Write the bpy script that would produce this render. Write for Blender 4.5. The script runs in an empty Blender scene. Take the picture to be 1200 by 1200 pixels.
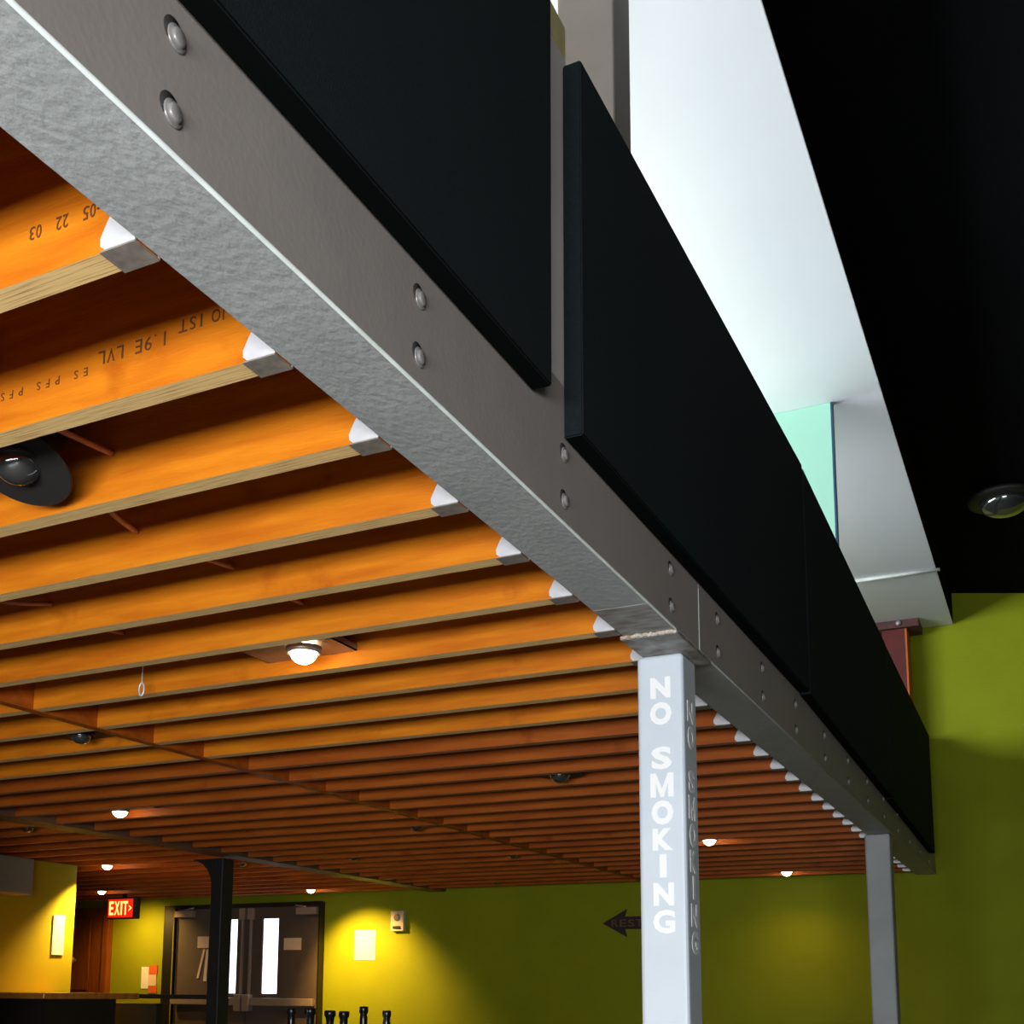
import bpy, bmesh, math, random
from mathutils import Vector, Matrix
random.seed(4)
C = bpy.context.scene.collection
EYE = 1.22                      # camera height; shapes below are measured from eye level
def V(x, y, z): return Vector((x, y, z + EYE))

# ------------------------------------------------------------------ materials
def mat(name, color, rough=.6, metal=0., noise=0., nscale=20., bump=0., bscale=60., spec=.5, c2=None, stretch=None, emit=None, estr=0., detail=4.):
    m = bpy.data.materials.new(name); m.use_nodes = True
    nt = m.node_tree; N = nt.nodes; L = nt.links; b = N['Principled BSDF']
    b.inputs['Base Color'].default_value = (*color, 1); b.inputs['Roughness'].default_value = rough
    b.inputs['Metallic'].default_value = metal; b.inputs['Specular IOR Level'].default_value = spec
    tc = N.new('ShaderNodeTexCoord'); mp = N.new('ShaderNodeMapping'); L.new(tc.outputs['Object'], mp.inputs[0])
    if stretch: mp.inputs['Scale'].default_value = stretch
    if noise or c2:
        n = N.new('ShaderNodeTexNoise'); n.inputs['Scale'].default_value = nscale; n.inputs['Detail'].default_value = detail
        L.new(mp.outputs[0], n.inputs['Vector'])
        r = N.new('ShaderNodeValToRGB'); r.color_ramp.elements[0].position = .3; r.color_ramp.elements[1].position = .7
        c2 = c2 or tuple(c * (1 - noise) for c in color)
        r.color_ramp.elements[0].color = (*c2, 1); r.color_ramp.elements[1].color = (*color, 1)
        L.new(n.outputs['Fac'], r.inputs[0]); L.new(r.outputs[0], b.inputs['Base Color'])
    if bump:
        n2 = N.new('ShaderNodeTexNoise'); n2.inputs['Scale'].default_value = bscale; n2.inputs['Detail'].default_value = 5
        L.new(mp.outputs[0], n2.inputs['Vector'])
        bp = N.new('ShaderNodeBump'); bp.inputs['Strength'].default_value = bump; bp.inputs['Distance'].default_value = .01
        L.new(n2.outputs['Fac'], bp.inputs['Height']); L.new(bp.outputs[0], b.inputs['Normal'])
    if emit:
        b.inputs['Emission Color'].default_value = (*emit, 1); b.inputs['Emission Strength'].default_value = estr
    return m

def wood_face(name, col, c2):
    m = mat(name, col, rough=.5, c2=c2, nscale=3.2, stretch=(1.1, 6, 9), bump=.12, bscale=30, spec=.2)
    nt = m.node_tree; N = nt.nodes; L = nt.links; b = N['Principled BSDF']
    tc = N.new('ShaderNodeTexCoord'); n = N.new('ShaderNodeTexNoise'); n.inputs['Scale'].default_value = 5.5; n.inputs['Detail'].default_value = 6
    oi = N.new('ShaderNodeObjectInfo'); ad = N.new('ShaderNodeVectorMath'); ad.operation = 'ADD'
    sc = N.new('ShaderNodeVectorMath'); sc.operation = 'SCALE'; sc.inputs[3].default_value = 1.0
    L.new(oi.outputs['Location'], sc.inputs[0]); L.new(tc.outputs['Object'], ad.inputs[0]); L.new(sc.outputs[0], ad.inputs[1])
    L.new(ad.outputs[0], n.inputs['Vector'])
    r = N.new('ShaderNodeValToRGB'); r.color_ramp.elements[0].position = .62; r.color_ramp.elements[1].position = .74
    r.color_ramp.elements[0].color = (1, 1, 1, 1); r.color_ramp.elements[1].color = (.72, .58, .5, 1)
    L.new(n.outputs['Fac'], r.inputs[0])
    mx = N.new('ShaderNodeMix'); mx.data_type = 'RGBA'; mx.blend_type = 'MULTIPLY'; mx.inputs[0].default_value = 1
    src = b.inputs['Base Color'].links[0].from_socket
    L.new(src, mx.inputs[6]); L.new(r.outputs[0], mx.inputs[7]); L.new(mx.outputs[2], b.inputs['Base Color'])
    for nd in N:                                     # let the grain differ from joist to joist
        if nd.type == 'MAPPING': L.new(ad.outputs[0], nd.inputs[0])
    return m
def lam_edge(name, col, c2):
    m = mat(name, col, rough=.7, c2=c2, nscale=1.0, stretch=(9, 420, 1), spec=.2, detail=3)
    for nd in m.node_tree.nodes:
        if nd.type == 'VALTORGB': nd.color_ramp.elements[0].position = .34; nd.color_ramp.elements[1].position = .5
    return m
M = dict(
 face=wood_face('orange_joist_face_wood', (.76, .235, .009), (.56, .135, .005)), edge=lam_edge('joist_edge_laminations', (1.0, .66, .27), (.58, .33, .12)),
 redface=wood_face('red_brown_joist_face_wood', (.50, .122, .012), (.36, .072, .008)), rededge=lam_edge('red_brown_joist_edge', (.52, .24, .12), (.22, .08, .04)),  # redder, darker wood colour for the farther joists and the header
 steel=mat('grey_painted_steel', (.43, .375, .34), rough=.6, noise=.10, nscale=6, bump=.05, bscale=90, spec=.3),
 steel_bottom=mat('pitted_grey_mill_steel', (.47, .48, .465), rough=.55, noise=.16, nscale=9, bump=.27, bscale=75, spec=.35, stretch=(1, .6, 1)),
 bead=mat('pale_steel_and_edge_highlight', (.66, .70, .66), rough=.4, noise=.25, nscale=14),
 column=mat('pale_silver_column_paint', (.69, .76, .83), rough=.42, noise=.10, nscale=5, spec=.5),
 column_dim=mat('silver_column_paint_dimmed', (.44, .46, .46), rough=.5, noise=.25, nscale=4),  # darker copy of the near post's paint; dimming with distance put in the colour
 cap=mat('weathered_cap_steel', (.42, .42, .40), rough=.6, c2=(.16, .12, .08), nscale=22),
 weld=mat('bright_weld_metal', (.8, .74, .64), rough=.3, c2=(.35, .24, .15), nscale=60, bump=1, bscale=90),
 stain=mat('brown_scorched_steel', (.46, .455, .43), rough=.65, c2=(.20, .165, .12), nscale=13, stretch=(1, 3, 1)),
 bolt=mat('worn_bolt_metal', (.50, .47, .45), rough=.35, metal=.3, noise=.35, nscale=60),
 boltshade=mat('dark_painted_bolt_shade', (.03, .028, .026), rough=.8),
 galv=mat('galvanised_hanger_metal', (.80, .80, .82), rough=.38, metal=.25, noise=.10, nscale=40),
 strap=mat('dull_hanger_strap', (.30, .25, .21), rough=.6, noise=.4, nscale=50),
 ink=mat('dark_stamp_ink', (.13, .04, .005), rough=.8),
 letter=mat('white_reflective_lettering', (.98, .98, .97), rough=.5),
 panel=mat('black_acoustic_fabric', (.017, .024, .026), rough=.95, noise=.3, nscale=150, bump=.3, bscale=300, spec=.12),
 panelshade=mat('black_panel_underside_shade', (.004, .005, .005), rough=.95, spec=.05),
 ply=mat('pale_plywood_backing', (.80, .68, .28), rough=.7, noise=.2, nscale=20),
 deck=mat('black_sprayed_deck', (.012, .009, .008), rough=.9, noise=.4, nscale=8, spec=.1),
 black=mat('black_ceiling_paint', (.0022, .0022, .003), rough=.95, noise=.4, nscale=40, spec=.06),
 white=mat('white_painted_soffit', (.80, .83, .86), rough=.7, noise=.03, nscale=2),
 mint=mat('mint_green_board', (.31, .60, .47), rough=.6, noise=.04, nscale=3),
 navy=mat('dark_blue_board_edge', (.01, .05, .10), rough=.5),
 green=mat('olive_green_wall_paint', (.30, .345, .006), rough=.75, noise=.10, nscale=3, spec=.25, bump=.15, bscale=40),
 yellow=mat('yellow_green_wall_paint', (.34, .33, .007), rough=.75, noise=.06, nscale=3, spec=.25),
 backwall=mat('charcoal_wall_paint', (.035, .033, .032), rough=.8),
 guard=mat('light_grey_guard_paint', (.80, .73, .68), rough=.6, noise=.1, nscale=8),
 beige=mat('beige_grey_post_paint', (.22, .185, .155), rough=.6, noise=.12, nscale=8),
 floor=mat('brown_concrete_floor', (.15, .14, .125), rough=.4, noise=.3, nscale=2),
 red=mat('red_oxide_steel', (.15, .012, .010), rough=.6, noise=.3, nscale=12),
 orange=mat('orange_primer_edge', (.62, .14, .01), rough=.6),
 redbrown=mat('rusty_red_brown_plate', (.11, .035, .03), rough=.6, noise=.4, nscale=30),
 doorwood=mat('varnished_brown_door_wood', (.33, .095, .014), rough=.4, c2=(.20, .05, .008), nscale=4, stretch=(8, 8, 1)),
 doorgrey=mat('dark_taupe_door_paint', (.125, .095, .075), rough=.5, noise=.15, nscale=6),
 doorframe=mat('very_dark_door_frame_paint', (.012, .011, .007), rough=.45),
 hardware=mat('aluminium_door_hardware', (.42, .34, .29), rough=.4, metal=.3),
 dark=mat('near_black_painted_steel', (.018, .018, .017), rough=.45, noise=.3, nscale=12),
 rearbeam=mat('brown_grey_beam_paint', (.17, .08, .045), rough=.6, noise=.3, nscale=10),
 charcoal=mat('charcoal_column_paint', (.022, .024, .025), rough=.4, noise=.3, nscale=10),
 paper=mat('white_paper', (.86, .86, .82), rough=.8, noise=.02, nscale=8),
 kraft=mat('cream_paper', (.78, .62, .46), rough=.8, noise=.05, nscale=20),
 redprint=mat('red_print', (.65, .12, .02), rough=.8),
 plastic=mat('cream_plastic', (.70, .62, .45), rough=.4),
 greyplastic=mat('grey_plastic', (.30, .30, .24), rough=.5, noise=.1, nscale=60),
 maroon=mat('dark_maroon_sign_paint', (.022, .010, .008), rough=.6),
 signtext=mat('tan_sign_text', (.16, .09, .035), rough=.7),
 bar=mat('orange_varnished_bar_top', (.62, .23, .03), rough=.22, noise=.35, nscale=5, stretch=(1, 6, 1)),
 barbody=mat('dark_bar_front_wood', (.016, .011, .008), rough=.6, noise=.4, nscale=6),
 tap=mat('glossy_black_tap_handle', (.008, .008, .008), rough=.25),
 chrome=mat('polished_chrome', (.75, .75, .75), rough=.12, metal=1),
 blackmetal=mat('black_fixture_metal', (.020, .017, .016), rough=.55),
 tinplate=mat('galvanised_fixture_plate', (.34, .28, .24), rough=.35, metal=.5, noise=.2, nscale=20),
 bulbglass=mat('dark_silvered_bulb_glass', (.30, .31, .31), rough=.10, metal=.9, spec=1.),
 lit=mat('lit_bulb', (1, .9, .7), emit=(1, .80, .48), estr=26),
 daylite=mat('daylight_behind_frosted_glass', (.9, .95, 1), emit=(.88, .95, 1), estr=3.2),
 exitlit=mat('lit_exit_letters', (1, .5, .2), emit=(1, .30, .07), estr=3.6),
 exitred=mat('exit_sign_red_lens', (.3, .01, .003), emit=(1, .015, .004), estr=.9),
 copper=mat('copper_brown_cable', (.62, .26, .14), rough=.4, noise=.2, nscale=40),
)
def glass():
    m = bpy.data.materials.new('window_glass'); m.use_nodes = True
    nt = m.node_tree; N = nt.nodes; L = nt.links; N.remove(N['Principled BSDF'])
    t = N.new('ShaderNodeBsdfTransparent'); g = N.new('ShaderNodeBsdfGlossy'); g.inputs['Roughness'].default_value = .02
    x = N.new('ShaderNodeMixShader'); x.inputs[0].default_value = .06
    L.new(t.outputs[0], x.inputs[1]); L.new(g.outputs[0], x.inputs[2]); L.new(x.outputs[0], N['Material Output'].inputs[0])
    return m
M['glass'] = glass()

# ------------------------------------------------------------------ helpers (bmesh in eye-level coordinates)
def nb(): return bmesh.new()
def box(bm, x0, x1, y0, y1, z0, z1, mi=0, bev=0.):
    t = bmesh.new(); bmesh.ops.create_cube(t, size=1)
    for v in t.verts: v.co = Vector(((x0 + x1) / 2 + v.co.x * (x1 - x0), (y0 + y1) / 2 + v.co.y * (y1 - y0), (z0 + z1) / 2 + v.co.z * (z1 - z0)))
    if bev: bmesh.ops.bevel(t, geom=t.edges[:], offset=bev, segments=3, affect='EDGES', profile=.5)
    for f in t.faces: f.material_index = mi
    add(bm, t); return bm
def add(bm, t):
    me = bpy.data.meshes.new('tmp'); t.to_mesh(me); t.free(); bm.from_mesh(me); bpy.data.meshes.remove(me)
def prism(bm, pts, axis, a, b, bev=0.):
    """polygon in the two other axes, extruded along axis from a to b"""
    t = bmesh.new()
    def P(p, h):
        if axis == 'y': return Vector((p[0], h, p[1]))
        if axis == 'x': return Vector((h, p[0], p[1]))
        return Vector((p[0], p[1], h))
    va = [t.verts.new(P(p, a)) for p in pts]; vb = [t.verts.new(P(p, b)) for p in pts]
    n = len(pts); t.faces.new(va[::-1]); t.faces.new(vb)
    for i in range(n): t.faces.new((va[i], va[(i + 1) % n], vb[(i + 1) % n], vb[i]))
    bmesh.ops.recalc_face_normals(t, faces=t.faces[:])
    if bev: bmesh.ops.bevel(t, geom=t.edges[:], offset=bev, segments=2, affect='EDGES')
    add(bm, t); return bm
def lathe(bm, c, prof, axis='z', seg=28):
    """prof: list of (radius, height) about centre c"""
    t = bmesh.new(); rings = []
    for r, h in prof:
        ring = []
        for k in range(seg):
            a = 2 * math.pi * k / seg; u, w = max(r, 1e-5) * math.cos(a), max(r, 1e-5) * math.sin(a)
            p = (u, w, h) if axis == 'z' else ((h, u, w) if axis == 'x' else (u, h, w))
            ring.append(t.verts.new(Vector(c) + Vector(p)))
        rings.append(ring)
    for a, b in zip(rings, rings[1:]):
        for k in range(seg): t.faces.new((a[k], a[(k + 1) % seg], b[(k + 1) % seg], b[k]))
    t.faces.new(rings[0]); t.faces.new(rings[-1][::-1])
    bmesh.ops.recalc_face_normals(t, faces=t.faces[:])
    for f in t.faces: f.smooth = len(f.verts) == 4
    add(bm, t); return bm
def tube(bm, pts, r, seg=10):
    t = bmesh.new(); pts = [Vector(p) for p in pts]; rings = []
    for i, p in enumerate(pts):
        d = (pts[min(i + 1, len(pts) - 1)] - pts[max(i - 1, 0)]).normalized()
        u = d.orthogonal().normalized() if i == 0 else (u - d * u.dot(d)).normalized(); w = d.cross(u)
        rings.append([t.verts.new(p + r * (math.cos(2 * math.pi * k / seg) * u + math.sin(2 * math.pi * k / seg) * w)) for k in range(seg)])
    for a, b in zip(rings, rings[1:]):
        for k in range(seg): t.faces.new((a[k], a[(k + 1) % seg], b[(k + 1) % seg], b[k]))
    t.faces.new(rings[0]); t.faces.new(rings[-1][::-1]); bmesh.ops.recalc_face_normals(t, faces=t.faces[:])
    for f in t.faces: f.smooth = True
    add(bm, t); return bm
def spline(pts, n=8):
    P = [Vector(p) for p in pts]; P = [P[0]] + P + [P[-1]]; out = []
    for i in range(1, len(P) - 2):
        for k in range(n):
            t = k / n; a, b, c, d = P[i - 1:i + 3]
            out.append(.5 * ((2 * b) + (c - a) * t + (2 * a - 5 * b + 4 * c - d) * t * t + (3 * b - a - 3 * c + d) * t ** 3))
    return out + [P[-2]]
def root(name, label, cat, loc, group=None):
    o = bpy.data.objects.new(name, None); C.objects.link(o); o.location = V(*loc); o.empty_display_size = .05
    o['label'] = label; o['category'] = cat
    if group: o['group'] = group
    return o
def wl(o):
    l = Vector((0, 0, 0))
    while o: l += o.location; o = o.parent
    return l
def obj(name, bm, m, parent=None, origin=None, label=None, cat=None, group=None, kind=None):
    if origin is not None: org = V(*origin)
    elif parent: org = wl(parent)
    else:
        xs = [v.co for v in bm.verts]
        org = Vector(((min(v.x for v in xs) + max(v.x for v in xs)) / 2, (min(v.y for v in xs) + max(v.y for v in xs)) / 2, min(v.z for v in xs) + EYE))
    for v in bm.verts: v.co = v.co + Vector((0, 0, EYE)) - org
    me = bpy.data.meshes.new(name); bm.to_mesh(me); bm.free()
    for x in (m if isinstance(m, (list, tuple)) else [m]): me.materials.append(M[x])
    o = bpy.data.objects.new(name, me); C.objects.link(o)
    if parent: o.parent = parent; o.location = org - wl(parent)
    else: o.location = org
    if label: o['label'] = label
    if cat: o['category'] = cat
    if group: o['group'] = group
    if kind: o['kind'] = kind
    return o
def struct(name, bm, m, parent=None): return obj(name, bm, m, parent, kind='structure' if not parent else None)
kids = {}
def copy_tree(o, parent=None):
    c = o.copy(); C.objects.link(c)
    if parent: c.parent = parent
    for ch in list(o.children): copy_tree(ch, c)
    return c
_g = {}
def glyph(ch, bold=.0):
    """flat outline of one character, normalised to a unit box"""
    if (ch, bold) in _g: return _g[(ch, bold)]
    cu = bpy.data.curves.new('g', 'FONT'); cu.body = ch; cu.size = 1; cu.offset = bold; cu.extrude = 0; cu.resolution_u = 3
    o = bpy.data.objects.new('g', cu); C.objects.link(o)
    dg = bpy.context.evaluated_depsgraph_get(); dg.update()
    me = bpy.data.meshes.new_from_object(o.evaluated_get(dg)); bpy.data.objects.remove(o); bpy.data.curves.remove(cu)
    vs = [v.co.copy() for v in me.vertices]; fs = [list(p.vertices) for p in me.polygons]; bpy.data.meshes.remove(me)
    x0 = min(v.x for v in vs); x1 = max(v.x for v in vs); y0 = min(v.y for v in vs); y1 = max(v.y for v in vs)
    vs = [((v.x - x0) / (x1 - x0), (v.y - y0) / (y1 - y0)) for v in vs]
    _g[(ch, bold)] = (vs, fs, (x1 - x0) / (y1 - y0)); return _g[(ch, bold)]
def put(bm, ch, o, u, w, n, th=.0012, bold=0.):
    """glyph as a thin solid: o origin, u width vector, w height vector, n outward normal"""
    vs, fs, _ = glyph(ch, bold); o, u, w, n = Vector(o), Vector(u), Vector(w), Vector(n)
    t = bmesh.new(); A = [t.verts.new(o + u * a + w * b + n * th) for a, b in vs]
    for f in fs:
        try: t.faces.new([A[i] for i in f])
        except ValueError: pass
    r = bmesh.ops.extrude_face_region(t, geom=t.faces[:])
    for v in [g for g in r['geom'] if isinstance(g, bmesh.types.BMVert)]: v.co -= n * th * .95
    bmesh.ops.recalc_face_normals(t, faces=t.faces[:]); add(bm, t)
def heavy(bm, ch, o, u, w, n):
    if ch == 'M':
        pl = [[(0, 0), (.24, 0), (.24, 1), (0, 1)], [(.76, 0), (1, 0), (1, 1), (.76, 1)], [(.24, 1), (.24, .62), (.42, 0), (.5, 0), (.5, .34)], [(.76, 1), (.5, .34), (.5, 0), (.58, 0), (.76, .62)]]
        o, u, w, n = Vector(o), Vector(u), Vector(w), Vector(n)
        for p in pl:
            t = bmesh.new(); A = [t.verts.new(o + u * a + w * b + n * .0012) for a, b in p]; t.faces.new(A)
            r = bmesh.ops.extrude_face_region(t, geom=t.faces[:])
            for v in [g for g in r['geom'] if isinstance(g, bmesh.types.BMVert)]: v.co -= n * .0011
            bmesh.ops.recalc_face_normals(t, faces=t.faces[:]); add(bm, t)
    else: put(bm, ch, o, u, w, n, bold=.055 if ch not in 'SG' else .04)
ORD = ['zeroth', 'first', 'second', 'third', 'fourth', 'fifth', 'sixth', 'seventh', 'eighth', 'ninth', 'tenth', 'eleventh', 'twelfth', 'thirteenth',
       'fourteenth', 'fifteenth', 'sixteenth', 'seventeenth', 'eighteenth', 'nineteenth', 'twentieth', 'twenty-first', 'twenty-second', 'twenty-third', 'twenty-fourth']

# ------------------------------------------------------------------ layout numbers (metres from the eye)
S = .957                 # underside of beam and joists
TOP = 1.26               # top of joists
W = 9.93                 # far wall
BX0, BX1 = -1.012, -.865 # main beam
XL, XR = -10.6, 3.5
YB = -1.65               # wall behind the camera
FL = -EYE

# ------------------------------------------------------------------ setting
struct('floor', box(nb(), XL, XR, YB, W, FL - .1, FL), 'floor')
struct('wall_far', box(nb(), XL - .1, XR + .1, W, W + .15, FL, 4.2), 'green')
struct('wall_left', box(nb(), XL - .12, XL, YB, W, FL, 4.2), 'green')
struct('wall_right', box(nb(), XR, XR + .12, YB, W, FL, 4.2), 'backwall')
struct('wall_partition', box(nb(), -6.95, -6.8, YB + .01, 6.80, FL + .001, S - .004), 'yellow')
struct('wall_light_blocker', box(nb(), -5.36, -5.22, YB + .01, 4.25, FL + .001, S - .006), 'backwall')  # added unseen wall, keeps low window light off the bays over the bar
# ceiling: level black ceiling on the left, gently falling plane on the right of the white beam
bm = nb(); prism(bm, [(XL, 3.42), (-.9, 3.42), (-.9, 3.26), (XR, 2.60), (XR, 2.75), (-.75, 3.55), (XL, 3.55)], 'y', YB, W)
struct('ceiling', bm, 'black')
struct('trim_light_stop', box(nb(), -.95, -.872, 9.43, W - .001, TOP + .031, 2.05), 'green')  # added nib, stops upper window light leaking past the last panel
struct('trim_1', box(nb(), XL, -.868, YB, W - .002, TOP + .001, TOP + .03), 'deck')    # mezzanine deck
# wall behind the camera with a low window band and a high window
LW = (-2.3, 1.7, -.32, .46); HW = (-4.2, -.25, 1.55, 2.95)
bm = nb()
for x0, x1, z0, z1 in ((XL, LW[0], FL, TOP), (LW[1], XR, FL, 4.2), (LW[0], LW[1], FL, LW[2]), (LW[0], LW[1], LW[3], TOP),
                       (XL, LW[1], TOP, 4.2)):
    box(bm, x0, x1, YB - .15, YB, z0, z1)
struct('wall_back', bm, 'backwall')
HW = (.2, 7.0, 1.50, 2.85); XU = -3.6             # upper window: y range, z range, in a side wall over the deck
bm = nb()
for y0, y1, z0, z1 in ((YB, HW[0], 1.291, 3.40), (HW[1], W - .01, 1.291, 3.40), (HW[0], HW[1], 1.291, HW[2]), (HW[0], HW[1], HW[3], 3.40)): box(bm, XU - .12, XU, y0, y1, z0, z1)
struct('wall_upper', bm, 'white')
fr = nb()
for k in range(6):
    y = HW[0] + (HW[1] - HW[0] - .05) * k / 5; box(fr, XU - .09, XU - .03, y, y + .05, HW[2], HW[3])
box(fr, XU - .09, XU - .03, HW[0], HW[1], HW[2], HW[2] + .04); box(fr, XU - .09, XU - .03, HW[0], HW[1], HW[3] - .04, HW[3])
w = struct('window_2', fr, 'dark'); obj('pane', box(nb(), XU - .063, XU - .057, HW[0], HW[1], HW[2], HW[3]), 'glass', w)
for i, (x0, x1, z0, z1) in enumerate((LW,)):
    fr = nb(); n = 4
    for k in range(n + 1):
        x = x0 + (x1 - x0 - .05) * k / n; box(fr, x, x + .05, YB - .11, YB - .05, z0, z1)
    box(fr, x0, x1, YB - .11, YB - .05, z0, z0 + .04); box(fr, x0, x1, YB - .11, YB - .05, z1 - .04, z1)
    w = struct('window_%d' % (i + 1), fr, 'dark'); obj('pane', box(nb(), x0, x1, YB - .083, YB - .077, z0, z1), 'glass', w)

# ------------------------------------------------------------------ joists
def rect_joist(bm, x0, x1, yb):                     # yb = rear face
    t = bmesh.new(); bmesh.ops.create_cube(t, size=1)
    for v in t.verts: v.co = Vector(((x0 + x1) / 2 + v.co.x * (x1 - x0), yb - .021 + v.co.y * .042, (S + TOP) / 2 + v.co.z * (TOP - S)))
    for f in t.faces: f.material_index = 1 if abs(f.normal.z) > .5 else 0
    add(bm, t); return bm
def y_of(k): return 1.094 + .3048 * k
FLAP = [(-1.0125, S), (-1.064, S), (-1.072, S + .007), (-1.073, S + .018), (-1.062, S + .040), (-1.048, S + .060), (-1.038, S + .085), (-1.038, S + .19), (-1.0125, S + .19)]
def joist_right(k):
    y = y_of(k); j = obj('ceiling_joist', rect_joist(nb(), -3.128, -1.0135, y), ['face', 'edge'], origin=(-2.07, y, S))
    h = nb(); prism(h, FLAP, 'y', y - .0450, y - .0425)
    prism(h, FLAP, 'y', y + .0005, y + .003)
    hg = obj('joist_hanger', h, 'galv', j)
    obj('seat_strap', box(nb(), -1.073, -1.0125, y - .045, y + .003, S - .0025, S - .0003), 'strap', hg)
    return j
jr = joist_right(-2)
def yplace(k, zoff=0): return y_of(k)
r_label = {-2: None}
for k in range(-2, 29):
    if k == -2: o = jr
    else:
        o = copy_tree(jr); o.location.y = y_of(k)
        if k >= 10:
            if k == 10: red_mesh = jr.data.copy(); red_mesh.materials[0] = M['redface']; red_mesh.materials[1] = M['rededge']
            o.data = red_mesh
    if k <= -1:
        lab = 'orange laminated joist overhead, nearest the windows behind the camera' if k == -2 else 'orange laminated joist just in front of the stamped one at the upper left corner'
    elif k == 0: lab = 'orange laminated joist at the far upper left, stamped 22 03 upside down'
    elif k == 1: lab = 'orange laminated joist stamped JOIST 1.9E LVL upside down'
    elif k <= 6: lab = 'orange laminated joist on the grey beam, %s one behind the 1.9E LVL stamped joist' % ORD[k - 1]
    elif k <= 20: lab = 'reddish orange joist between the two silver posts, %s one beyond the lettered post' % ORD[k - 6]
    else: lab = 'small dark red joist, %s one beyond the far plain silver post' % ORD[k - 20]
    o['label'] = lab; o['category'] = 'joist'; o['group'] = 'laminated joists hung between the main beam and the middle header'
    if k == 0: J0 = o
    if k == 1: J1 = o
# ink stamps, upside down, on the two nearest joists
def stamp(J, yface, string, x_left, x_right, z, h):
    step = (x_right - x_left) / len(string); i = 0
    for wd in string[::-1].split(' '):
        if wd: stamp_word(J, yface, wd[::-1], x_left + i * step, x_left + (i + len(wd)) * step, z, h)
        i += len(wd) + 1
def stamp_word(J, yface, string, x_left, x_right, z, h):
    bm = nb(); s = string[::-1]; n = len(s); step = (x_right - x_left) / n
    for i, ch in enumerate(s):
        if ch == ' ': continue
        wd = min(step * .78, h * glyph(ch)[2]); hh = h
        if ch == '-': hh = h * .14; wd = step * .7
        if ch == '.': hh = h * .14; wd = hh
        x = x_left + i * step
        put(bm, ch, (x + wd, yface, z + (h if ch not in '-' else h * .57)), (-wd, 0, 0), (0, 0, -hh), (0, -1, 0), th=.0008, bold=0)
    obj('ink_stamp', bm, 'ink', J)
stamp(J0, y_of(0) - .0421, '-05  22  03', -1.207, -1.072, 1.014, .020)
stamp(J1, y_of(1) - .0421, 'JOIST', -1.205, -1.095, 1.040, .022)
stamp(J1, y_of(1) - .0421, '1.9E LVL', -1.375, -1.215, 1.027, .024)
stamp(J1, y_of(1) - .0421, 'ES PFS PFS', -1.60, -1.385, 1.015, .015)
def joist_plain(x0, x1, k): return obj('ceiling_joist', rect_joist(nb(), x0, x1, y_of(k)), ['face', 'edge'], origin=((x0 + x1) / 2, y_of(k), S))
jm = joist_plain(-5.198, -3.172, 4)
for k in range(4, 29):
    o = jm if k == 4 else copy_tree(jm); o.location.y = y_of(k)
    if k == 10: red_mesh = jm.data.copy(); red_mesh.materials[0] = M['redface']; red_mesh.materials[1] = M['rededge']
    if k >= 10: o.data = red_mesh
    n = k - 3
    if n <= 24: lab = 'red-brown joist left of the middle header, %s one counted from the camera' % ORD[n]
    else: lab = 'red-brown joist left of the middle header, the last one before the far wall'
    o['label'] = lab; o['category'] = 'joist'; o['group'] = 'laminated joists between the middle header and the dark rear beam'
jl = joist_plain(-10.59, -5.372, 10); jl.data.materials[0] = M['redface']; jl.data.materials[1] = M['rededge']
for k in range(10, 29):
    o = jl if k == 10 else copy_tree(jl); o.location.y = y_of(k); n = k - 9
    o['label'] = 'dark shaded joist over the bar, %s one behind the bar side edge of the ceiling' % ORD[n] if n < 19 else 'dark shaded joist over the bar, the last one before the doors'
    o['category'] = 'joist'; o['group'] = 'laminated joists beyond the dark rear beam'
obj('header_beam', box(nb(), -3.1705, -3.1295, YB + .01, W - .003, S - .002, TOP), ['redface'], label='long thin wooden header running across the joists under the middle of the ceiling', cat='beam')

# ------------------------------------------------------------------ main steel beam
b = root('steel_beam', 'long grey steel beam with bolt pairs running diagonally along the mezzanine edge', 'beam', (-.94, YB, S))
YJ = 3.172
def beamsec(y0, y1):
    t = nb(); box(t, BX0, BX1, y0, y1, S, TOP, bev=.004)
    for f in t.faces: f.material_index = 1 if f.normal.z < -.7 else 0
    return t
obj('beam_section', beamsec(YB + .02, YJ - .0015), ['steel', 'steel_bottom'], b)
obj('beam_section', beamsec(YJ + .0015, W - .003), ['steel', 'steel_bottom'], b)
obj('weld_seam', box(nb(), BX1 - .004, BX1 + .0018, YJ - .004, YJ + .004, S + .004, 1.14), 'bead', b)
bm = nb(); tube(bm, [(BX1 - .0008, YB + .02, S + .0012), (BX1 - .0008, W - .01, S + .0012)], .0033, 8)
obj('edge_highlight', bm, 'bead', b)  # pale tube paints the highlight along the beam's rounded lower edge
def bolt(y, z):
    t = nb(); lathe(t, (BX1 + .0002, y, z), [(.0165, 0), (.0165, .002), (.0150, .0032), (.0115, .0034), (.0110, .0062), (.0085, .0078), (.001, .0082)], 'x', 20)
    o = obj('bolt', t, 'bolt', b, origin=(BX1, y, z))
    t = nb(); lathe(t, (BX1 + .0001, y - .006, z + .006), [(.0165, 0), (.0165, .0012), (.001, .0014)], 'x', 20)  # dark offset disc paints the shadow beside the bolt head
    obj('bolt_shade', t, 'boltshade', o)
    return o
b0 = bolt(.945, 1.104)
ys = [-1.49, -.88, -.27, .335, .945, 1.537, 2.157, 2.903, 3.372, 3.96, 4.522, 5.13, 5.74, 6.35, 6.96, 7.57, 8.18, 8.79, 9.4]
for y in ys:
    for z in (1.107, 1.006):
        if (y, z) == (.945, 1.107): continue
        o = copy_tree(b0, b); o.location = V(BX1, y, z) - b.location
for o in list(b.children):
    pass
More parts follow.
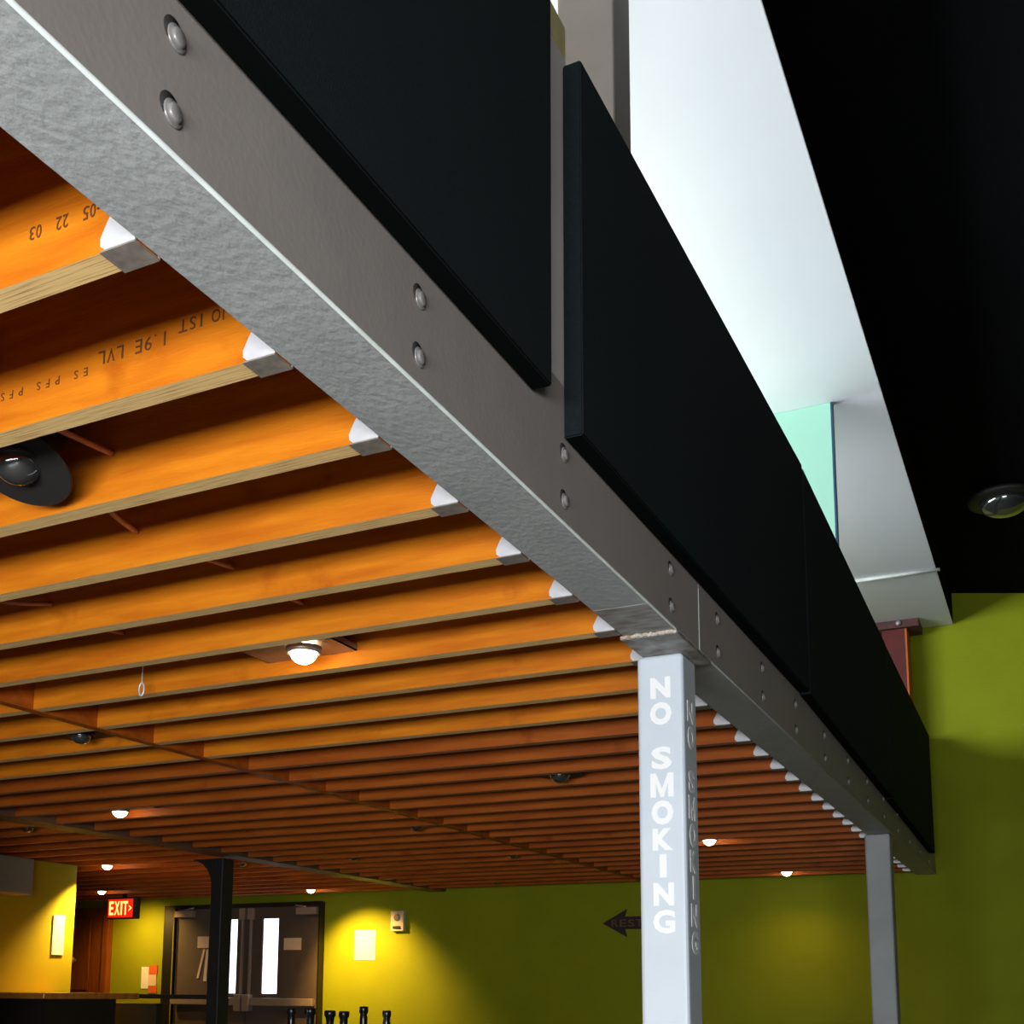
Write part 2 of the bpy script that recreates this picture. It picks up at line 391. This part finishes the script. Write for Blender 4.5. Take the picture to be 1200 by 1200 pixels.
bm = nb(); box(bm, BX0 + .002, BX1 - .004, 2.71, 2.935, S - .0008, S + .002); obj('scorch_mark', bm, 'stain', b)

# ------------------------------------------------------------------ silver posts
def post(x0, x1, y0, y1, top, m, label, capname=True, cap=None):
    r_ = root('steel_column', label, 'column', ((x0 + x1) / 2, (y0 + y1) / 2, FL))
    obj('shaft', box(nb(), x0, x1, y0, y1, FL + .012, top, bev=.012), m, r_)
    if cap:
        bm = nb(); box(bm, *cap, bev=.002); c = obj('cap_plate', bm, 'cap', r_)
        w = nb(); pts = [(cap[0] + (cap[1] - cap[0]) * i / 24, cap[2] - .002 + random.uniform(-.002, .002), S - .006 + random.uniform(-.002, .002)) for i in range(25)]
        tube(w, pts, .006, 7); obj('weld_bead', w, 'weld', c)
    obj('base_plate', box(nb(), x0 - .05, x1 + .05, y0 - .05, y1 + .05, FL, FL + .012), m, r_)
    return r_
PX0, PX1, PY0, PY1 = -1.030, -.897, 3.11, 3.243
P1 = post(PX0, PX1, PY0, PY1, S - .013, 'column', 'pale silver steel post lettered NO SMOKING under the grey beam', cap=(-1.016, -.860, 2.94, 3.27, S - .013, S - .001))
PXc = PX1
bm = nb()
rows = [('N', .878, .818), ('O', .807, .742), ('S', .680, .617), ('M', .606, .539), ('O', .530, .462), ('K', .452, .391), ('I', .381, .317), ('N', .303, .240), ('G', .229, .165)]
for ch, zt, zb in rows:
    w_ = {'M': .066, 'I': .020, 'O': .062, 'G': .062}.get(ch, .058); xc = -.9615
    heavy(bm, ch, (xc - w_ / 2, PY0, zb), (w_, 0, 0), (0, 0, zt - zb), (0, -1, 0))
obj('lettering', bm, 'letter', P1)
bm = nb()
for ch, zt, zb in rows:
    d_ = -.062 + (zt - .8) * -.012; w_ = {'M': .070, 'I': .020}.get(ch, .062); yc = 3.178
    heavy(bm, ch, (PXc, yc - w_ / 2, zb + d_), (0, w_, 0), (0, 0, zt - zb), (1, 0, 0))
obj('lettering', bm, 'letter', P1)
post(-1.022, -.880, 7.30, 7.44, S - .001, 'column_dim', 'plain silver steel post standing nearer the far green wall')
# dark column with curved brackets below the rear beam
dc = root('dark_column', 'charcoal steel column with curved bracket in front of the grey double doors', 'column', (-5.33, 6.74, FL))
obj('shaft', box(nb(), -5.385, -5.285, 6.67, 6.80, FL + .012, S - .022, bev=.008), 'charcoal', dc)
arc = [(-5.385, .62)] + [(-5.385 - .17 * (1 - math.cos(a)), .72 + .17 * math.sin(a) * 1.2) for a in [math.pi / 2 * i / 8 for i in range(9)]] + [(-5.385 - .17, S - .022), (-5.385, S - .022)]
obj('curved_bracket', prism(nb(), arc, 'y', 6.68, 6.83), 'charcoal', dc)
obj('base_plate', box(nb(), -5.45, -5.15, 6.6, 6.9, FL, FL + .012), 'charcoal', dc)
obj('rear_beam', box(nb(), -5.37, -5.20, YB + .02, W - .003, S - .004, TOP, bev=.004), 'rearbeam', label='dark steel beam carrying the ceiling above the charcoal column', cat='beam')

# ------------------------------------------------------------------ black padded panels on the guard rail
pan = [(-.32, 1.985, 1.130, 1.165, 2.03, 2.03, 'nearest black padded panel, filling the upper middle of the view'),
       (2.150, 4.585, 1.140, 1.168, 2.005, 2.100, 'long black padded panel right of the narrow vertical gap'),
       (4.600, 7.010, 1.163, 1.120, 2.092, 2.025, 'third black padded panel from the camera, past the lettered post'),
       (7.025, 9.42, 1.118, 1.066, 2.020, 1.966, 'farthest black padded panel beside the green wall')]
for y0, y1, zb0, zb1, zt0, zt1, lab in pan:
    r_ = root('acoustic_panel', lab, 'panel', (-.84, (y0 + y1) / 2, min(zb0, zb1)), 'black padded panels along the mezzanine edge')
    t = nb(); prism(t, [(y0, zb0), (y1, zb1), (y1, zt1), (y0, zt0)], 'x', -.862, -.820, bev=.003)
    for f in t.faces: f.material_index = 1 if f.normal.z < -.5 else 0  # downward faces get blacker fabric: underside shade put into the colour
    obj('padded_face', t, ['panel', 'panelshade'], r_)
    obj('backing_board', prism(nb(), [(y0 + .03, 1.263), (y1 - .005, 1.263), (y1 - .005, zt1 + .006), (y0 + .03, zt0 + .006)], 'x', -.875, -.8622), 'ply', r_)
g = root('guard_post', 'narrow grey steel guard post showing through the gap between black panels', 'post', (-.95, 2.12, TOP))
obj('upright', box(nb(), -.905, -.866, 1.982, 2.178, 1.262, 2.04), 'guard', g)
obj('foam_block', box(nb(), -.905, -.866, 1.982, 2.178, 2.041, 2.12), 'ply', g)

# upper storey: post, white beam, mint board, conduit, red bracket
obj('painted_post', box(nb(), -1.065, -.905, 2.62, 2.75, TOP + .031, 2.955, bev=.006), 'beige', label='beige grey upright post rising behind the black panels to the white beam', cat='post')
bm = nb(); box(bm, -1.32, -.640, YB + .02, W - .003, 2.96, 3.259, bev=.003)
bm.normal_update()
for f in bm.faces: f.material_index = 0 if f.normal.z < -.5 else 1
obj('white_beam', bm, ['white', 'black'], label='wide bright white box beam overhead beside the black ceiling', cat='beam')
mb = root('mint_board', 'pale mint green upright board behind the black panels under the white beam', 'board', (-1.3, 5.78, TOP + .03))
obj('board', box(nb(), -1.80, -.887, 5.80, 5.835, TOP + .031, 2.958), 'mint', mb)
obj('edge_strip', box(nb(), -.8868, -.8765, 5.798, 5.837, TOP + .031, 2.958), 'navy', mb)
bm = nb(); tube(bm, [(-1.19, 8.52, 2.947), (-.615, 8.52, 2.947)], .012, 12)
obj('conduit', bm, 'bead', label='thin pale rod crossing the underside of the white beam', cat='rod')
rc = root('red_column', 'dark red steel column and bolted bracket under the end of the white beam', 'column', (-1.05, 9.8, TOP + .03))
obj('shaft', box(nb(), -1.15, -.98, 9.66, 9.90, TOP + .031, 2.895), 'red', rc)
obj('side_edge', box(nb(), -.9799, -.966, 9.66, 9.90, TOP + .031, 2.895), 'orange', rc)
bk = obj('bracket', box(nb(), -1.21, -.870, 9.62, 9.90, 2.896, 2.958, bev=.003), 'redbrown', rc)
bm = nb(); lathe(bm, (-1.02, 9.616, 2.93), [(.022, 0), (.020, -.012), (.001, -.016)], 'y', 16); obj('bracket_bolt', bm, 'bolt', bk)

# ------------------------------------------------------------------ cables through the joist bays, small hook
def cable(pts, lab, nm='cable'):
    bm = nb(); tube(bm, spline(pts, 6), .0062, 8); obj(nm, bm, 'copper', label=lab, cat='cable', group='copper brown cables drooping across the joist bays')
def bay(k): return y_of(k) + .003, y_of(k + 1) - .045
def cab(k, xa, za, xb, zb, sag, lab):
    a, b_ = bay(k); cable([(xa, a, za), ((xa + xb) / 2, (a + b_) / 2, (za + zb) / 2 - sag), (xb, b_, zb)], lab)
cab(1, -1.66, 1.05, -1.63, 1.055, .0, 'copper brown cable drooping right of the big black spotlight')
cab(2, -1.735, 1.03, -1.84, 1.04, .012, 'short curved copper brown cable, first bay behind the one with the black spotlight')
cab(3, -1.83, 1.045, -1.80, 1.05, .006, 'copper brown cable two bays behind the big black spotlight')
cab(4, -1.82, 1.05, -1.80, 1.05, .003, 'copper brown cable just above and before the lit ceiling lamp')
cab(3, -2.53, 1.04, -2.42, 1.045, .02, 'copper brown cable at the left edge of the view, nearest of the left run')
cab(4, -2.47, 1.05, -2.44, 1.05, .008, 'copper brown cable left of the lit lamp, second in the left run')
cab(5, -2.50, 1.05, -2.45, 1.05, .005, 'copper brown cable left of the lit lamp plate, third in the left run')
bm = nb(); yk = y_of(6) - .10
tube(bm, [(-2.59, yk, 1.262), (-2.59, yk, .975)], .002, 8)
tube(bm, [(-2.59 + .010 * math.sin(a), yk, .955 + .021 * math.cos(a)) for a in [2 * math.pi * i / 20 for i in range(21)]], .003, 8)
obj('ceiling_hook', bm, 'galv', label='small metal loop hook hanging among the joists left of the lit lamp', cat='hook')

# ------------------------------------------------------------------ ceiling spotlights
def fixture(x, k, lit, lab, round_=False, grp='ceiling spotlights between the joists', zb=0., px=0., tilt=0.):
    y = y_of(k) + (.3048 - .042) / 2 + .0; z = 1.0 + zb
    f = root('ceiling_spotlight', lab, 'light', (x, y, S), grp)
    hw = .1295
    bm = nb()
    if round_:
        lathe(bm, (x, y, z - .022), [(.104, 0), (.106, .004), (.094, .012), (.060, .05), (.058, .16), (.001, .16)], 'z', 40)
        for v in bm.verts: d = v.co - Vector((x, y, z - .02)); v.co = Vector((x, y, z - .02)) + Matrix.Rotation(math.radians(-tilt), 3, 'X') @ d
        obj('reflector_dish', bm, 'blackmetal', f)
    else:
        X = x + px; prism(bm, [(X - .16, y - hw), (X + .16, y - hw), (X + .16, y + hw), (X - .16, y + hw)], 'z', z, z + .004)
        box(bm, X - .16, X - .157, y - hw, y + hw, z, z + .02); box(bm, X + .157, X + .16, y - hw, y + hw, z, z + .02)
        obj('mounting_plate', bm, 'tinplate' if lit else 'blackmetal', f)
        bm = nb(); lathe(bm, (x, y, z + .005), [(.07, 0), (.07, .12), (.05, .15), (.001, .15)], 'z', 24); obj('housing', bm, 'tinplate' if lit else 'blackmetal', f)
    R = .048 if round_ else .040
    bm = nb(); zc = z - (.012 if not lit else .024)
    lathe(bm, (x, y, zc), [(R * .55, .030), (R, .006)] + [(R * math.cos(a), -R * .95 * math.sin(a)) for a in [math.pi / 2 * i / 9 for i in range(10)]], 'z', 32)
    obj('bulb', bm, 'lit' if lit else 'bulbglass', f)
    bm = nb(); lathe(bm, (x, y, zc), [(R + .002, .012), (R + .012, .012), (R + .012, -.006), (R + .006, -.008), (R + .002, -.004)], 'z', 32)
    obj('trim_ring', bm, 'tinplate' if lit else 'dark', f)
    return Vector((x, y, S))
LIT = []
fixture(-1.745, 1, False, 'large unlit black round spotlight between near joists at the left edge', True, zb=.02, tilt=24)
LIT.append(fixture(-1.915, 5, True, 'brightly lit bulb on a square metal plate between orange joists, left of the lettered post', px=-.06))
fixture(-3.38, 7, False, 'unlit black spotlight with twin glints just left of the middle header')
fixture(-3.40, 16, False, 'unlit spotlight with a glint, on the middle header line above the white wall notice')
fixture(-1.985, 12, False, 'unlit dark round spotlight just left of the lettered post', True)
fixture(-4.60, 20, False, 'unlit small spotlight above the right double door leaf')
fixture(-5.62, 20, False, 'unlit small spotlight just right of the charcoal column top')
fixture(-3.46, 21, False, 'unlit dark spotlight above the wall strobe, on the header line')
LIT.append(fixture(-4.59, 12, True, 'lit spotlight above and right of the bar, left of the charcoal column'))
LIT.append(fixture(-6.70, 19, True, 'lit spotlight directly beyond the bright yellow partition corner'))
LIT.append(fixture(-8.50, 25, True, 'lit spotlight right above the red EXIT sign'))
LIT.append(fixture(-6.42, 27, True, 'lit spotlight near the far wall above the right double door'))
LIT.append(fixture(-1.96, 20, True, 'lit spotlight seen just right of the lettered post'))
LIT.append(fixture(-1.92, 27, True, 'lit spotlight near the far wall, left of the plain silver post'))
fixture(-5.62, 13, False, 'unlit spotlight with yellow glints over the bar')
fixture(-4.46, 27, False, 'unlit small spotlight near the far wall, beyond the strobe')
# black ceiling dome, right
dm = root('ceiling_dome', 'dark glass dome fixture under the black ceiling at the right edge', 'light', (-.17, 7.87, 3.06))
zc_ = 3.145
bm = nb(); lathe(bm, (-.17, 7.87, zc_), [(.20, 0), (.22, -.02), (.21, -.04), (.17, -.045), (.001, -.045)], 'z', 36); obj('rim', bm, 'blackmetal', dm)
bm = nb(); lathe(bm, (-.17, 7.87, zc_ - .045), [(.15 * math.cos(a), -.09 * math.sin(a)) for a in [math.pi / 2 * i / 8 for i in range(9)]], 'z', 32); obj('glass_dome', bm, 'bulbglass', dm)
bm = nb(); box(bm, -.20, -.14, 7.84, 7.90, zc_, zc_ + .012); obj('mount', bm, 'blackmetal', dm)

# ------------------------------------------------------------------ far wall: doors and the things on it
d1 = struct('door_1', box(nb(), -10.30, -9.42, W - .05, W - .004, FL, .90), 'doorwood')
struct('trim_2', box(nb(), -9.42, -9.345, W - .08, W - .002, FL, .95), 'doorwood')
obj('door_panel', box(nb(), -10.2, -9.62, W - .06, W - .05, .0, .78, bev=.003), 'doorwood', d1)
bm = nb(); lathe(bm, (-9.82, W - .05, .325), [(.02, 0), (.02, -.04), (.04, -.055), (.045, -.08), (.03, -.1), (.001, -.105)], 'y', 20); obj('door_knob', bm, 'hardware', d1)
# double doors
fr = nb(); box(fr, -8.55, -8.415, W - .09, W - .002, FL, .895); box(fr, -6.583, -6.565, W - .09, W - .002, FL, .895); box(fr, -8.415, -6.583, W - .09, W - .002, .855, .895)
d2 = struct('door_2', fr, 'doorframe')
bm = nb(); box(bm, -8.413, -8.402, W - .10, W - .09, FL, .855); obj('frame_edge', bm, 'yellow', d2)
def leaf(x0, x1, gx0, gx1, side, swing):
    bm = nb(); z0, z1 = -.02, .735; y0, y1 = W - .058, W - .012
    box(bm, x0, gx0, y0, y1, FL + .01, .853); box(bm, gx1, x1, y0, y1, FL + .01, .853)
    box(bm, gx0, gx1, y0, y1, FL + .01, z0); box(bm, gx0, gx1, y0, y1, z1, .853)
    lf = obj('door_leaf', bm, 'doorgrey', d2)
    obj('glass_strip', box(nb(), gx0, gx1, y0 + .015, y0 + .025, z0, z1), 'daylite', lf)
    bm = nb(); box(bm, x0 + .02, x1 - .02, y0 - .07, y0 - .03, -.14, -.065, bev=.006)
    box(bm, x0 + .03, x0 + .08, y0 - .03, y0, -.13, -.075); box(bm, x1 - .08, x1 - .03, y0 - .03, y0, -.13, -.075)
    obj('panic_bar', bm, 'hardware', lf)
    xr = x1 - .05 if side > 0 else x0 + .05
    bm = nb(); box(bm, xr - .012, xr + .012, y0 - .03, y0 - .006, -.10, .84); box(bm, xr - .035, xr + .035, y0 - .045, y0, .73, .845, bev=.004); box(bm, xr - .04, xr + .04, y0 - .085, y0 - .001, -.2, -.03, bev=.005)
    obj('vertical_rod', bm, 'hardware', lf)
    xc = x0 + .13 if side > 0 else x1 - .13
    bm = nb(); box(bm, xc - .12, xc + .12, y0 - .06, y0, .765, .835, bev=.004); tube(bm, [(xc, y0 - .05, .84), (xc + .13 * side, y0 - .05, .86)], .01, 8)
    obj('door_closer', bm, 'hardware', lf)
leaf(-8.399, -7.466, -7.715, -7.598, 1, 1)
leaf(-7.461, -6.588, -7.272, -7.083, -1, 1)
def notice(x0, x1, z0, z1, m, lab, y=W - .002, cat='notice', name='paper_notice', th=.004):
    return obj(name, box(nb(), x0, x1, y - th, y, z0, z1), m, label=lab, cat=cat)
notice(-6.209, -5.968, .313, .605, 'paper', 'bright white blank sheet on the yellow lit far wall')
notice(-8.108, -7.956, .445, .564, 'kraft', 'small cream paper taped on the left grey door leaf', y=W - .060)
notice(-7.008, -6.798, .415, .535, 'kraft', 'small cream paper taped on the right grey door leaf', y=W - .060)
bm = nb()
prism(bm, [(-8.10, .13), (-8.075, .13), (-8.0, .43), (-8.025, .43)], 'y', W - .068, W - .060)
prism(bm, [(-8.01, .10), (-7.97, .10), (-7.96, .43), (-7.985, .43)], 'y', W - .068, W - .060)
obj('hanging_strips', bm, 'kraft', label='pair of pale slanting strips hanging below the paper on the left door', cat='strips')
nt_ = root('notice_card', 'white and red notice cards on the green wall beside the door frame', 'notice', (-8.78, W - .01, .0))
obj('white_card', box(nb(), -8.90, -8.80, W - .010, W - .002, .02, .25), 'paper', nt_)
for z0, z1 in ((.17, .27), (-.03, .05)): obj('red_card', box(nb(), -8.798, -8.68, W - .010, W - .002, z0, z1), 'redprint', nt_)
obj('small_card', box(nb(), -8.798, -8.69, W - .012, W - .002, .052, .168), 'kraft', nt_)
# strobe
st = root('fire_alarm', 'cream fire alarm strobe box on the green far wall', 'alarm', (-5.704, W - .03, .58))
obj('housing', box(nb(), -5.777, -5.631, W - .055, W - .002, .585, .78, bev=.008), 'plastic', st)
bm = nb(); lathe(bm, (-5.704, W - .056, .715), [(.035, 0), (.035, -.003), (.001, -.003)], 'y', 20); obj('horn_grille', bm, 'greyplastic', st)
obj('strobe_lens', box(nb(), -5.745, -5.663, W - .068, W - .056, .605, .635, bev=.004), 'chrome', st)
# restroom arrow sign
ar = root('arrow_sign', 'dark maroon left-pointing RESTROOMS arrow on the green wall, half behind the post', 'sign', (-3.1, W - .01, .5))
obj('arrow_board', prism(nb(), [(-3.63, .622), (-3.405, .745), (-3.425, .680), (-2.86, .676), (-2.86, .566), (-3.425, .570), (-3.405, .500)], 'y', W - .014, W - .002), 'maroon', ar)
bm = nb(); x = -3.545
for ch in 'RESTROOMS':
    put(bm, ch, (x, W - .014, .590), (.062, 0, 0), (0, 0, .064), (0, -1, 0), th=.002, bold=.01); x += .0745
obj('sign_text', bm, 'signtext', ar)
# exit sign
yx = 9.25; ex = root('exit_sign', 'lit red EXIT sign with right arrow hanging below the ceiling by the brown door', 'sign', (-8.55, yx, .75))
obj('sign_case', box(nb(), -8.78, -8.39, yx - .02, yx + .04, .722, .940, bev=.006), 'maroon', ex)
obj('red_lens', box(nb(), -8.765, -8.435, yx - .026, yx - .0205, .738, .925), 'exitred', ex)
bm = nb(); x = -8.745
for ch, w_ in (('E', .055), ('X', .068), ('I', .020), ('T', .062), ('>', .034)):
    hh = .14 if ch != '>' else .06
    put(bm, ch, (x, yx - .0262, .762 if ch != '>' else .80), (w_, 0, 0), (0, 0, hh), (0, -1, 0), th=.003, bold=.02); x += w_ + .014
obj('exit_letters', bm, 'exitlit', ex)
obj('hanger_stem', box(nb(), -8.60, -8.56, yx, yx + .02, .94, 1.26), 'maroon', ex)
# partition things
sp = root('wall_speaker', 'grey box speaker on the yellow partition at the lower left edge', 'speaker', (-6.7, 6.05, .66))
obj('cabinet', box(nb(), -6.798, -6.62, 5.80, 6.20, .672, .935, bev=.008), 'greyplastic', sp)
obj('front_grille', box(nb(), -6.619, -6.612, 5.82, 6.18, .69, .917), 'greyplastic', sp)
obj('paper_notice', box(nb(), -6.798, -6.793, 6.585, 6.70, .26, .56), 'paper', label='white sheet glowing on the bright corner of the yellow partition', cat='notice')

# bar
br = root('bar_counter', 'bar with orange varnished top and dark front at the lower left', 'counter', (-6.3, 6.2, FL))
obj('bar_top', box(nb(), -6.79, -5.98, 5.75, 6.66, -.062, -.022, bev=.008), 'bar', br)
obj('bar_front', box(nb(), -6.79, -5.99, 5.80, 6.43, FL, -.063), 'barbody', br)
obj('serving_rail', box(nb(), -5.699, -5.41, 6.30, 6.38, -.060, -.028), 'barbody', br) if 0 else None
obj('serving_rail', box(nb(), -6.22, -5.388, 6.70, 6.77, -.058, -.026, bev=.004), 'barbody', label='thin dark rail running from the bar to the charcoal column', cat='rail')
obj('low_cabinet', box(nb(), -5.60, -5.42, 6.2, 6.40, FL, -.095), 'barbody', label='low dark cabinet end beside the bar below the thin rail', cat='cabinet') if 0 else None
obj('low_cabinet', box(nb(), -6.65, -6.09, 6.97, 7.04, FL, -.095, bev=.004), 'barbody', label='low dark cabinet behind the thin rail, left of the double doors', cat='cabinet')

# beer taps on a counter below the frame
TY = 5.0
tw = root('tap_tower', 'metal tap tower below the row of black beer tap handles', 'tap tower', (-3.17, TY, FL))
obj('pipe', box(nb(), -3.56, -2.80, TY - .04, TY + .04, -.36, -.28, bev=.01), 'chrome', tw)
bm = nb(); box(bm, -3.42, -3.36, TY - .03, TY + .03, -.50, -.3605); box(bm, -3.0, -2.94, TY - .03, TY + .03, -.50, -.3605); obj('legs', bm, 'chrome', tw)
ct = root('back_counter', 'dark counter carrying the tap tower below the view', 'counter', (-3.17, TY, FL))
obj('body', box(nb(), -3.9, -2.4, TY - .3, TY + .3, FL, -.54), 'barbody', ct); obj('counter_top', box(nb(), -3.95, -2.35, TY - .33, TY + .33, -.5399, -.5005, bev=.004), 'bar', ct)
tl = ['leftmost black beer tap handle, in front of the grey door', 'second black beer tap handle from the left, with a wide head at the door edge', 'third black beer tap handle from the left, first against the yellow wall',
      'fourth black beer tap handle from the left, tilted head', 'fifth black beer tap handle from the left, the tallest', 'rightmost black beer tap handle, with a pale stripe']
for i, px in enumerate((-3.449, -3.336, -3.221, -3.141, -3.029, -2.900)):
    top = (-.080, -.078, -.088, -.090, -.066, -.084)[i]; ty = TY - .06
    t_ = root('beer_tap', tl[i], 'tap', (px, ty, -.28), 'black beer tap handles in a row')
    R1 = (.023, .029, .029, .026, .022, .021)[i]
    bm = nb(); lathe(bm, (px, ty, top), [(.004, 0), (R1 * .9, -.001), (R1, -.006), (R1, -.026), (R1 * .75, -.036), (.019, -.06), (.017, -.14), (.010, -.17)], 'z', 8 if i in (1, 2) else 18)
    h_ = obj('handle', bm, 'tap', t_)
    if i in (1, 5):
        obj('pale_stripe', box(nb(), px - .004, px + .002, ty - R1 - .001, ty - R1 + .012, top - .15, top - .004), 'chrome', h_)
    bm = nb(); lathe(bm, (px, ty, top - .17), [(.008, 0), (.008, -.03), (.012, -.035), (.012, top - .17 + .33 if 0 else -.06)], 'z', 12)
    tube(bm, [(px, ty, top - .22), (px, TY - .035, -.32)], .009, 8); tube(bm, [(px, ty - .0, top - .22), (px, ty - .05, -.36)], .007, 8)
    obj('faucet', bm, 'chrome', t_)

# ------------------------------------------------------------------ lights
def area(name, loc, sx, sz, energy, color, rot):
    l = bpy.data.lights.new(name, 'AREA'); l.shape = 'RECTANGLE'; l.size = sx; l.size_y = sz; l.energy = energy; l.color = color
    o = bpy.data.objects.new(name, l); C.objects.link(o); o.location = V(*loc); o.rotation_euler = rot
    return o
R90 = math.radians(90)
area('daylight_low_window', ((LW[0] + LW[1]) / 2, YB - .16, (LW[2] + LW[3]) / 2), LW[1] - LW[0], LW[3] - LW[2], 330, (.93, .97, 1.), (R90, 0, 0))
area('daylight_high_window', (XU - .13, (HW[0] + HW[1]) / 2, (HW[2] + HW[3]) / 2), HW[3] - HW[2], HW[1] - HW[0], 640, (.90, .96, 1.), (0, -R90, 0))
def spot(name, loc, to, energy, angle, blend=.7, color=(1, .56, .13), r=.03):
    l = bpy.data.lights.new(name, 'SPOT'); l.energy = energy; l.spot_size = math.radians(angle); l.spot_blend = blend; l.color = color; l.shadow_soft_size = r
    o = bpy.data.objects.new(name, l); C.objects.link(o); o.location = V(*loc)
    d = Vector(to) - Vector(loc); o.rotation_euler = d.to_track_quat('-Z', 'Y').to_euler(); return o
for p in LIT:
    spot('bulb_light', (p.x, p.y, .90), (p.x, p.y, -1), 12, 150, 1.)
spot('wall_wash_doors', (-6.2, 9.20, .91), (-6.02, W, .05), 190, 88, .8)
spot('wall_wash_corner', (-6.64, 6.90, .91), (-6.83, 6.76, 0), 260, 92, .9)
spot('wall_wash_exit', (-8.75, 9.38, .90), (-8.85, W, .0), 60, 135, 1.)
w = bpy.data.worlds.new('world'); w.use_nodes = True; bpy.context.scene.world = w
w.node_tree.nodes['Background'].inputs[0].default_value = (.75, .85, 1, 1); w.node_tree.nodes['Background'].inputs[1].default_value = .6

# ------------------------------------------------------------------ camera
yaw, pit, rol, f, cx, cy = .472068825, .150981509, .00927810864, 1385.35645, 538.201487, 953.307249
c, s = math.cos(yaw), math.sin(yaw)
fw = Vector((-s * math.cos(pit), c * math.cos(pit), math.sin(pit))); r0 = Vector((c, s, 0)); u0 = r0.cross(fw)
r = math.cos(rol) * r0 + math.sin(rol) * u0; u = -math.sin(rol) * r0 + math.cos(rol) * u0
cam = bpy.data.cameras.new('camera'); co = bpy.data.objects.new('camera', cam); C.objects.link(co)
co.matrix_world = Matrix(((r.x, u.x, -fw.x, 0), (r.y, u.y, -fw.y, 0), (r.z, u.z, -fw.z, EYE), (0, 0, 0, 1)))
cam.sensor_width = 36; cam.lens = f / 1200 * 36; cam.shift_x = (600 - cx) / 1200; cam.shift_y = (cy - 600) / 1200; cam.clip_start = .02
bpy.context.scene.camera = co
vs = bpy.context.scene.view_settings; vs.view_transform = 'Standard'; vs.look = 'None'; vs.gamma = 1; vs.exposure = 0; vs.use_curve_mapping = False
